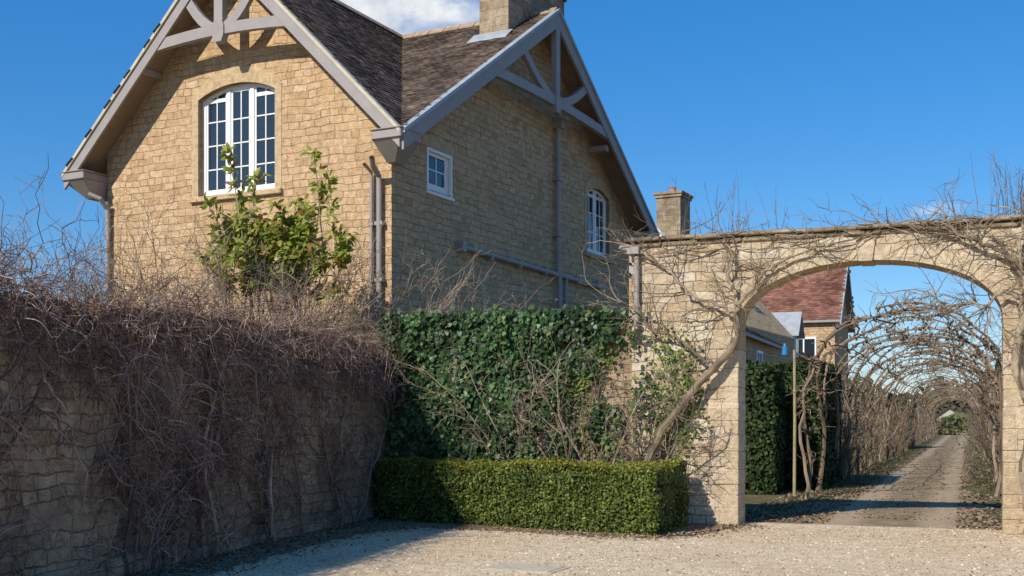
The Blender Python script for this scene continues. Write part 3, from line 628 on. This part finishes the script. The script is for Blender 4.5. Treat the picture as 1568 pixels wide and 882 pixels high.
# ------------------------------------------------------------------ twiggy shrubs behind the wall
def shrub(name,bases,h,spread,n1,n2,n3,mat,r=.016,lean=(0,0)):
    parts=[];B=np.array(bases,float)
    i=rng.integers(0,len(B),n1); S=np.concatenate([B[i]+rng.normal(0,.18,(n1,2)),np.full((n1,1),0.)],1)
    D=np.stack([rng.normal(lean[0],spread,n1),rng.normal(lean[1],spread,n1),np.ones(n1)],1)
    a=walk(S,D,rng.uniform(.66,1.,n1)*h,12,.09,0); parts.append(tubes(a,r,.004,4))
    p,d=sample(a,n2,.55,1.); b_=walk(p,d+rdir(n2,.2)*1.1,rng.uniform(.10,.26,n2)*h,7,.2,-.2); parts.append(tubes(b_,.006,.0025,3))
    p,d=sample(b_,n3,.2,1.); c=walk(p,d+rdir(n3,.1)*1.,rng.uniform(.12,.4,n3),4,.28,-.1); parts.append(tubes(c,.0036,.0018,3))
    return build(name,parts,[mat],None,uv='rand')
shrub('bare_shrub',[(-7.8,18.2),(-7.2,16.8),(-6.6,15.6)],4.6,.2,34,210,1100,M_grey)
shrub('bare_shrub',[(-6.9,19.6),(-6.2,20.6),(-7.6,21.)],5.0,.13,50,420,2600,M_twig)
shrub('bare_shrub',[(-5.6,20.1),(-4.9,19.9),(-4.2,20.2),(-3.4,20.3)],4.7,.12,60,620,4000,M_twig)
shrub('bare_shrub',[(-3.3,20.7),(-2.6,21.0),(-1.9,21.0),(-1.3,20.8)],4.6,.12,52,520,3200,M_twig)
shrub('bare_shrub',[(-1.2,20.9),(-.4,20.7)],3.9,.14,22,200,1100,M_vine)

# evergreen shrub (large glossy leaves) in front of the gable: open, rosettes of leaves at branch tips
parts=[]
B=np.array([(-4.95,20.3),(-4.5,20.5),(-4.0,20.4),(-3.65,20.3)])
n=34;i=rng.integers(0,4,n);S=np.concatenate([B[i],np.full((n,1),.5)],1)
a=walk(S,np.stack([rng.normal(0,.06,n),rng.normal(0,.06,n),np.ones(n)],1),rng.uniform(3.9,4.8,n),10,.035); parts.append(tubes(a,.024,.008,5,1))
n=120;p,d=sample(a,n,.78,1.);b_=walk(p,d*.8+rdir(n,.3)*.9,rng.uniform(.25,.7,n),6,.1,.25); parts.append(tubes(b_,.010,.005,4,1))
S=np.array([(-4.72,20.4,4.6),(-4.60,20.5,4.6),(-3.3,20.3,4.6),(-3.1,20.4,4.4),(-3.45,20.4,4.5)])
sh=walk(S,np.array([(0,0,1.)]),[1.7,1.3,1.65,1.45,1.2],6,.05); parts.append(tubes(sh,.014,.006,5,1))
tips=np.concatenate([b_[:,-1],b_[:,4],sh[:,-1],sh[:,-2],sh[:,-3],sh[:,-1],a[:,-1],b_[::2,2]]);ntp=len(tips);kk=11
P=np.repeat(tips,kk,0)+rng.normal(0,.03,(ntp*kk,3)); ax=rdir(ntp*kk,.25); P=P+ax*.10
Nn=np.cross(ax,rng.normal(0,1,(len(P),3)));Nn[:,2]=np.abs(Nn[:,2])+.2;Nn[:,1]-=.6;Nn[:,0]-=.4
parts.append(leaves(P,Nn,rng.uniform(.12,.22,len(P)),'long',0,ax,fold=.3))
build('evergreen_shrub',parts,[M_mag,M_twig],None,uv='rand')

# ------------------------------------------------------------------ wall-trained bare shrubs and wisterias
offg=lambda p: np.stack([p[:,0],np.minimum(p[:,1],-.05),np.maximum(p[:,2],.02)],1)
for bx,n1,h,spr in ((-3.4,9,3.0,.5),(-2.3,10,3.0,.55),(-1.35,8,2.5,.4)):
    parts=[];S=np.stack([bx+rng.normal(0,.12,n1),np.full(n1,-.2),np.zeros(n1)],1)
    a=walk(S,np.stack([rng.normal(0,spr,n1),rng.normal(0,.06,n1),np.ones(n1)],1),rng.uniform(.6,1.1,n1)*h,12,.15,.1,offg); parts.append(tubes(a,rng.uniform(.012,.026,n1),.006,5))
    n=80;p,d=sample(a,n,.25,1.);b_=walk(p,d+rdir(n,.3)*.9,rng.uniform(.4,1.1,n),8,.18,0,offg);parts.append(tubes(b_,.007,.003,4))
    n=460;p,d=sample(b_,n,.1,1.);c=walk(p,d+rdir(n,.2),rng.uniform(.12,.4,n),4,.25,-.1,offg);parts.append(tubes(c,.004,.002,3))
    n=240;p,d=sample(c,n,.3,1.);parts.append(leaves(p,rdir(n),rng.uniform(.02,.045,n),'diamond',1))
    build('wall_shrub',parts,[M_twig,M_bud],GM,uv='rand')
def spline(pts,k=28):
    pts=np.array(pts,float);t=np.linspace(0,len(pts)-1,k);out=[]
    for u in t:
        i=min(int(u),len(pts)-2);f=u-i
        p0=pts[max(i-1,0)];p1=pts[i];p2=pts[i+1];p3=pts[min(i+2,len(pts)-1)]
        out.append(.5*((2*p1)+(-p0+p2)*f+(2*p0-5*p1+4*p2-p3)*f*f+(-p0+3*p1-3*p2+p3)*f**3))
    o=np.array(out);o[1:-1]+=rng.normal(0,.014,(k-2,3));return o
def wisteria(name,mains,n2,n3,zrange,upn,M=GM):
    parts=[];Pm=[]
    for pts,r0,r1 in mains:
        s=spline(pts);Pm.append(s);parts.append(tubes(s[None],r0,r1,8))
        if r0>.05:
            ang=np.linspace(0,9,len(s)); s2=s+np.stack([np.cos(ang)*.045,-.03*np.abs(np.sin(ang)),np.sin(ang)*.03],1); parts.append(tubes(s2[None],r0*.5,r1*.6,6))
    Pm=np.stack(Pm)
    n=n2;p,d=sample(Pm[1:],n,.15,1.);dd=d*.8+np.stack([rng.normal(0,.8,n),rng.normal(-.1,.12,n),rng.normal(.1,.6,n)],1)
    b_=walk(p,dd,rng.uniform(.3,1.1,n),9,.2,-.1,lambda p: np.stack([p[:,0],np.where(p[:,2]<4.5,np.minimum(p[:,1],-.05),p[:,1]),p[:,2]],1));parts.append(tubes(b_,.010,.0035,4))
    n=n3;p,d=sample(b_,n,.1,1.);c=walk(p,d+rdir(n,.1),rng.uniform(.1,.4,n),4,.25,-.2);parts.append(tubes(c,.0045,.0022,3))
    S=np.stack([rng.uniform(*zrange,upn),rng.uniform(-.05,.3,upn),np.full(upn,4.42)],1)
    w=walk(S,np.stack([rng.normal(0,.10,upn),rng.normal(0,.08,upn),np.ones(upn)],1),rng.uniform(.3,1.1,upn),7,.06);parts.append(tubes(w,.0045,.002,3))
    p,d=sample(w,upn*3,.1,1.);c2=walk(p,d+rdir(upn*3,.4)*.6,rng.uniform(.06,.2,upn*3),4,.12);parts.append(tubes(c2,.0034,.002,3))
    return build(name,parts,[M_grey],M,uv='rand')
wisteria('wisteria',[
  ([(-1.42,-.32,0),(-1.33,-.30,1.03),(-.82,-.24,1.85),(-.30,-.18,2.46),(.0,-.14,2.86),(-.04,-.12,3.22)],.066,.045),
  ([(-.04,-.12,3.2),(.06,-.14,3.4),(.28,-.14,3.66),(.6,-.12,3.98),(1.3,-.1,4.2),(2.1,-.1,4.38)],.04,.010),
  ([(-.04,-.12,3.2),(-.25,-.14,3.35),(-.72,-.14,3.57),(-1.0,-.12,3.9),(-1.35,-.1,4.15),(-1.6,-.1,4.3)],.03,.008),
  ([(-.04,-.12,3.2),(.0,-.14,3.5),(-.12,-.14,3.8),(-.05,-.12,4.1),(-.2,-.05,4.4),(-.3,.1,4.6)],.03,.010),
  ([(-.30,-.18,2.46),(-.6,-.2,2.6),(-.9,-.2,2.9),(-1.3,-.2,3.0),(-1.5,-.2,3.3),(-1.9,-.2,3.5)],.026,.008)],70,420,(-1.2,.8),22)
wisteria('wisteria',[
  ([(4.15,-.25,0),(4.0,-.22,.8),(4.1,-.2,1.6),(3.9,-.2,2.4),(4.0,-.2,3.1),(4.0,-.15,3.6)],.07,.05),
  ([(4.0,-.15,3.5),(3.9,-.2,3.8),(3.5,-.18,4.1),(3.0,-.12,4.3),(2.6,-.1,4.42),(2.0,-.05,4.5)],.04,.012),
  ([(4.0,-.15,3.3),(3.7,-.2,3.4),(3.5,-.2,3.2),(3.3,-.2,3.3),(3.0,-.2,3.25),(2.8,-.2,3.4)],.03,.009),
  ([(4.0,-.15,3.0),(4.2,-.3,3.5),(4.1,-.3,4.0),(4.3,-.2,4.3),(4.5,-.1,4.5),(4.9,0,4.6)],.045,.012),
  ([(4.0,-.2,2.2),(3.9,-.2,2.6),(4.1,-.2,3.2),(3.95,-.2,3.8),(4.0,-.1,4.4),(4.1,0,4.7)],.035,.012)],120,800,(3.4,4.6),34)
n=50;S=np.stack([rng.uniform(-1.4,6,n),rng.uniform(-.14,.1,n),rng.uniform(4.2,4.5,n)],1)
a=walk(S,np.stack([rng.choice([-1,1],n),np.zeros(n),rng.normal(0,.1,n)],1),rng.uniform(.5,1.6,n),10,.14)
p,d=sample(a,300);b_=walk(p,d+rdir(300),rng.uniform(.1,.3,300),4,.2)
build('climbing_stems',[tubes(a,.009,.004,4),tubes(b_,.0045,.002,3)],[M_grey],GM,uv='rand')

# ------------------------------------------------------------------ pleached tree tunnel
def tunnel(Ds,near):
    parts=[];PL=[];xc=2.05;hw=1.9
    for D in Ds:
        for sg in(-1,1):
            for q in range(2):
                y0=D+rng.uniform(-.35,.35);k=20;t=np.linspace(0,1,k)
                ph=rng.uniform(0,6,4); zt=3.8+rng.uniform(-.16,.16)
                u=t*1.08
                a=np.clip((u-.45)/.55,0,1.15)*math.pi/2
                X=xc+sg*hw*np.cos(a)+.09*np.sin(ph[0]+u*11)+rng.normal(0,.025,k)
                Z=np.where(u<.45,u/.45*2.3,2.3+(zt-2.3)*np.sin(a))+.06*np.sin(ph[1]+u*15)*np.clip(u*2,0,1)
                Y=y0+(q-.5)*1.9*np.clip(u-.3,0,1)+.16*np.sin(ph[2]+u*8)
                PL.append(np.stack([X,Y,Z],1))
    PL=np.stack(PL);parts.append(tubes(PL,rng.uniform(.035,.07,len(PL)),rng.uniform(.010,.02,len(PL)),6 if near else 4,power=.7))
    y0=min(Ds);y1=max(Ds);nl=11;k=int((y1-y0)*2)+2;Ls=[]
    for i in range(nl):
        a=math.pi*(i+.5)/nl;yy=np.linspace(y0-.4,y1+.5,k);w=np.cumsum(rng.normal(0,.08,(k,2)),0);w-=np.linspace(0,1,k)[:,None]*w[-1];w=np.clip(w,-.3,.3)
        Ls.append(np.stack([xc+hw*math.cos(a)*1.0+w[:,0],yy,2.1+1.72*math.sin(a)+w[:,1]*.6],1))
    for z in (.8,1.4,1.9):
        for sg in(-1,1):
            yy=np.linspace(y0,y1,k);Ls.append(np.stack([xc+sg*hw+rng.normal(0,.04,k),yy,z+rng.normal(0,.05,k)],1))
    Ls=np.stack(Ls);parts.append(tubes(Ls,.016,.014,5 if near else 3))
    tot=len(PL); c=np.array([xc,0,1.8])
    n=int(tot*(34 if near else 14)); p,d=sample(PL,n,.25,1.); o=p-c;o[:,1]=0;o/=np.linalg.norm(o,axis=1,keepdims=True)
    s=walk(p,o*.5+rdir(n)*1.,rng.uniform(.08,.45,n),4,.3);parts.append(tubes(s,.012 if near else .014,.005 if near else .008,4 if near else 3))
    p,d=sample(Ls,n,0,1.);o=p-c;o[:,1]=0;o/=np.linalg.norm(o,axis=1,keepdims=True)
    s2=walk(p,o*.6+rdir(n),rng.uniform(.08,.4,n),4,.3);parts.append(tubes(s2,.011 if near else .014,.005 if near else .008,4 if near else 3))
    if near:
        p,d=sample(np.concatenate([s,s2]),n*2,.3,1.);q=walk(p,d+rdir(n*2),rng.uniform(.05,.22,n*2),3,.2);parts.append(tubes(q,.005,.0025,3))
        p,d=sample(PL,n,.3,1.);parts.append(tubes(walk(p,rdir(n),rng.uniform(.05,.11,n),2,.1),.03,.018,5))
    build('pleached_tree_tunnel' ,parts,[M_brown],GM,uv='rand')
tunnel(list(np.arange(6.6,30,2.9)),True)
tunnel(list(np.arange(31.5,112,4.2)),False)
n=2100;S=np.stack([np.where(rng.random(n)<.5,rng.uniform(-.6,.3,n),rng.uniform(3.9,4.6,n)),13+rng.random(n)**1.5*97,rng.uniform(0,.3,n)],1)
a=walk(S,np.stack([rng.normal(0,.25,n),rng.normal(0,.25,n),np.ones(n)],1),rng.uniform(.6,3.,n)*rng.uniform(.6,1,n),6,.15)
p,d=sample(a,4800);b_=walk(p,d+rdir(4800,.3),rng.uniform(.2,.6,4800),3,.25)
n=3400;lp,_=sample(b_,n,0,1)
build('border_shrubs',[tubes(a,.011,.006,3),tubes(b_,.008,.005,3),leaves(lp,rdir(n),rng.uniform(.05,.11,n),'diamond',1)],[M_brown,M_ivy2],GM,uv='rand')
pe=empty('garden_post',GM@Matrix.Translation((-.12,7.1,0)))
build('post',[tubes(np.array([[(0,0,0),(.01,0,1.6),(0,.01,3.1)]]),.035,.03,8)],[plain_mat('weathered_timber',(.33,.27,.15),.9,.3,6,.4)],None,pe)
build('tie',[tubes(np.array([[(-.2,0,3.0),(-.19,0,3.18)]],float),.06,.055,10),tubes(np.array([[(-.2,0,3.18),(-.2,0,3.24)]],float),.03,.02,8)],[plain_mat('blue_plastic',(.02,.22,.45),.4)],None,pe)

# litter, grass fringes
parts=[]
def scat(n,fn,size,mi=0,zb=1.5):
    P=fn(n);parts.append(leaves(P,rdir(len(P),zb),rng.uniform(*size,len(P)),'ivy',mi))
def bed(n):
    t=rng.random(n)*(len(edge)-1.001);i=t.astype(int);f=(t-i)[:,None];E=np.array(edge);p=E[i]*(1-f)+E[i+1]*f+rng.normal(0,.22,(n,2))
    return np.concatenate([p,rng.uniform(.014,.03,(n,1))],1)
scat(2200,bed,(.018,.042))
def wallbase(n):
    s=rng.uniform(-13,-.5,n);y=-np.abs(rng.normal(0,.4,n))-.06
    return np.array([tuple(WM@Vector((a,b_,.02))) for a,b_ in zip(s,y)])
scat(3000,wallbase,(.02,.05))
def front(n): return np.stack([rng.uniform(-3,9,n),rng.uniform(11.3,17.5,n),np.full(n,.016)],1)
scat(350,front,(.015,.035))
build('leaf_litter',parts,[M_litter],uv='rand')
parts=[]
def verge(n):
    y=.8+rng.random(n)**1.6*60;x=np.where(rng.random(n)<.6,rng.uniform(-.4,1.2,n),rng.uniform(3.1,4.6,n));return np.stack([x,y,np.full(n,.02)],1)
scat(12000,verge,(.03,.07))
def crownl(n):
    y=2+rng.random(n)**1.6*50;x=2.1+rng.normal(0,.5,n);return np.stack([x,y,np.full(n,.012)],1)
scat(1500,crownl,(.02,.05))
build('verge_litter',parts,[M_litter],GM,uv='rand')
n=9000;y=9+rng.random(n)**1.3*66;cl=np.sin(y*2.1)*.2+np.sin(y*5.3)*.15
x=np.where(rng.random(n)<.6,rng.uniform(.1,.9,n)+cl,rng.uniform(3.4,4.1,n)+cl);S=np.stack([x,y,np.zeros(n)],1)
g=walk(S,np.stack([rng.normal(0,.4,n),rng.normal(0,.4,n),np.ones(n)],1),rng.uniform(.03,.10,n),2,.2)
build('grass_fringe',[tubes(g,.006,.002,3)],[M_grass],GM,uv='rand')

# far end: clipped hedge, tree belt, small lodge
def belt(name,M,x0,x1,y0,y1,h,n,size,mat):
    cx=np.linspace(x0,x1,max(int((x1-x0)/(h*.8)),3)+1);k=len(cx);hh=rng.uniform(.6,1,k)*h;i=rng.integers(0,k,n)
    r=rdir(n)*rng.random(n)[:,None]**.4
    P=np.stack([cx[i]+r[:,0]*h*.55,rng.uniform(y0,y1,n),hh[i]*.5+r[:,2]*hh[i]*.5],1)
    build(name,[leaves(P,rdir(n),rng.uniform(.6,1.3,n)*size,'ivy')],[mat],M,uv='rand')
belt('distant_trees',GM,-160,200,190,215,10,24000,1.2,M_far)
M_fh=rand_mat('far_hedge_leaf',[(0,(.10,.14,.05)),(1,(.20,.24,.09))],.8,.2,.3,.5)
belt('distant_hedge',GM,-10,1.0,124,128,3.2,3000,.4,M_far)
belt('distant_hedge',GM,2.0,16,124,128,2.6,4000,.4,M_fh)
lo=empty('lodge',GM@Matrix.Translation((1.6,140,0)))
build('walls',[slab([(-2.2,0),(1.2,0),(1.2,2.2),(-.5,3.3),(-2.2,2.2)],[],0,4)],[plain_mat('render_wall',(.42,.38,.31),.9)],None,lo)
build('roof',[prism([(-2.5,-.3,2.0),(-.5,-.3,3.5),(-.5,4,3.5),(-2.5,4,2.0)],.2),prism([(-.5,-.3,3.5),(1.5,-.3,2.0),(1.5,4,2.0),(-.5,4,3.5)],.2)],[M_tile],None,lo)

# ------------------------------------------------------------------ sky, sun, camera
sd=Vector((-.66,-.775,0)).normalized(); el=R(35.6)
w=bpy.data.worlds.new('World'); scene.world=w; w.use_nodes=True; nt=w.node_tree
bg=nt.nodes['Background']; bg.inputs[1].default_value=.15
sky=nt.nodes.new('ShaderNodeTexSky'); sky.sky_type='NISHITA'; sky.sun_disc=False; sky.sun_elevation=el; sky.sun_rotation=math.atan2(sd.x,sd.y)
sky.altitude=0; sky.air_density=1.0; sky.dust_density=.3; sky.ozone_density=3
tc=nt.nodes.new('ShaderNodeTexCoord').outputs['Generated']
hs=nd(nt,'HueSaturation',{'Saturation':1.4,'Value':1.0,'Color':sky.outputs[0]}).outputs[0]
hs=mixc(nt,.42,hs,(.25,1.4,4.2))   # evens the gradient towards a clear spring blue
dn=nd(nt,'VectorMath',{0:tc},operation='NORMALIZE').outputs[0]
def cloud(center,scale,amt,lo,hi,ns):
    s=nd(nt,'VectorMath',{0:dn,1:center},operation='SUBTRACT').outputs[0]
    s=nd(nt,'VectorMath',{0:s,1:scale},operation='MULTIPLY').outputs[0]
    l=nd(nt,'VectorMath',{0:s},operation='LENGTH').outputs['Value']
    nn=noise(nt,nd(nt,'VectorMath',{0:dn,1:(1,1,2.2)},operation='MULTIPLY').outputs[0],ns,5,.6).outputs[0]
    v=math_(nt,'SUBTRACT',math_(nt,'MULTIPLY',nn,2.),l)
    return math_(nt,'MULTIPLY',ramp(nt,v,[(lo,0.),(hi,1.)]),amt)
cn=noise(nt,dn,26,4,.6).outputs[0]
ccol=ramp(nt,cn,[(.35,(3.7,4.1,4.8)),(.62,(6.0,6.1,6.2))])
col=mixc(nt,cloud((-.115,.935,.350),(8.5,3,9),.96,.05,.6,13),hs,ccol)
col=mixc(nt,cloud((.334,.928,.168),(26,8,90),.5,.2,.9,18),col,(5.6,5.8,6.1))
nt.links.new(col,bg.inputs[0])
sl_=bpy.data.lights.new('sun','SUN'); sl_.energy=5.0; sl_.angle=R(.5); sl_.color=(1,.945,.84)
so=bpy.data.objects.new('sun',sl_); scene.collection.objects.link(so)
dirv=-Vector((sd.x*math.cos(el),sd.y*math.cos(el),math.sin(el)))
so.rotation_euler=dirv.to_track_quat('-Z','Y').to_euler(); so.location=(-20,-30,40)
cam=bpy.data.cameras.new('camera'); co=bpy.data.objects.new('camera',cam); scene.collection.objects.link(co)
cam.sensor_width=36; cam.lens=40.87; cam.shift_y=204/1568; cam.clip_end=6000; cam.clip_start=.1
co.location=(0,0,1.6); co.rotation_euler=(R(90),0,0); scene.camera=co
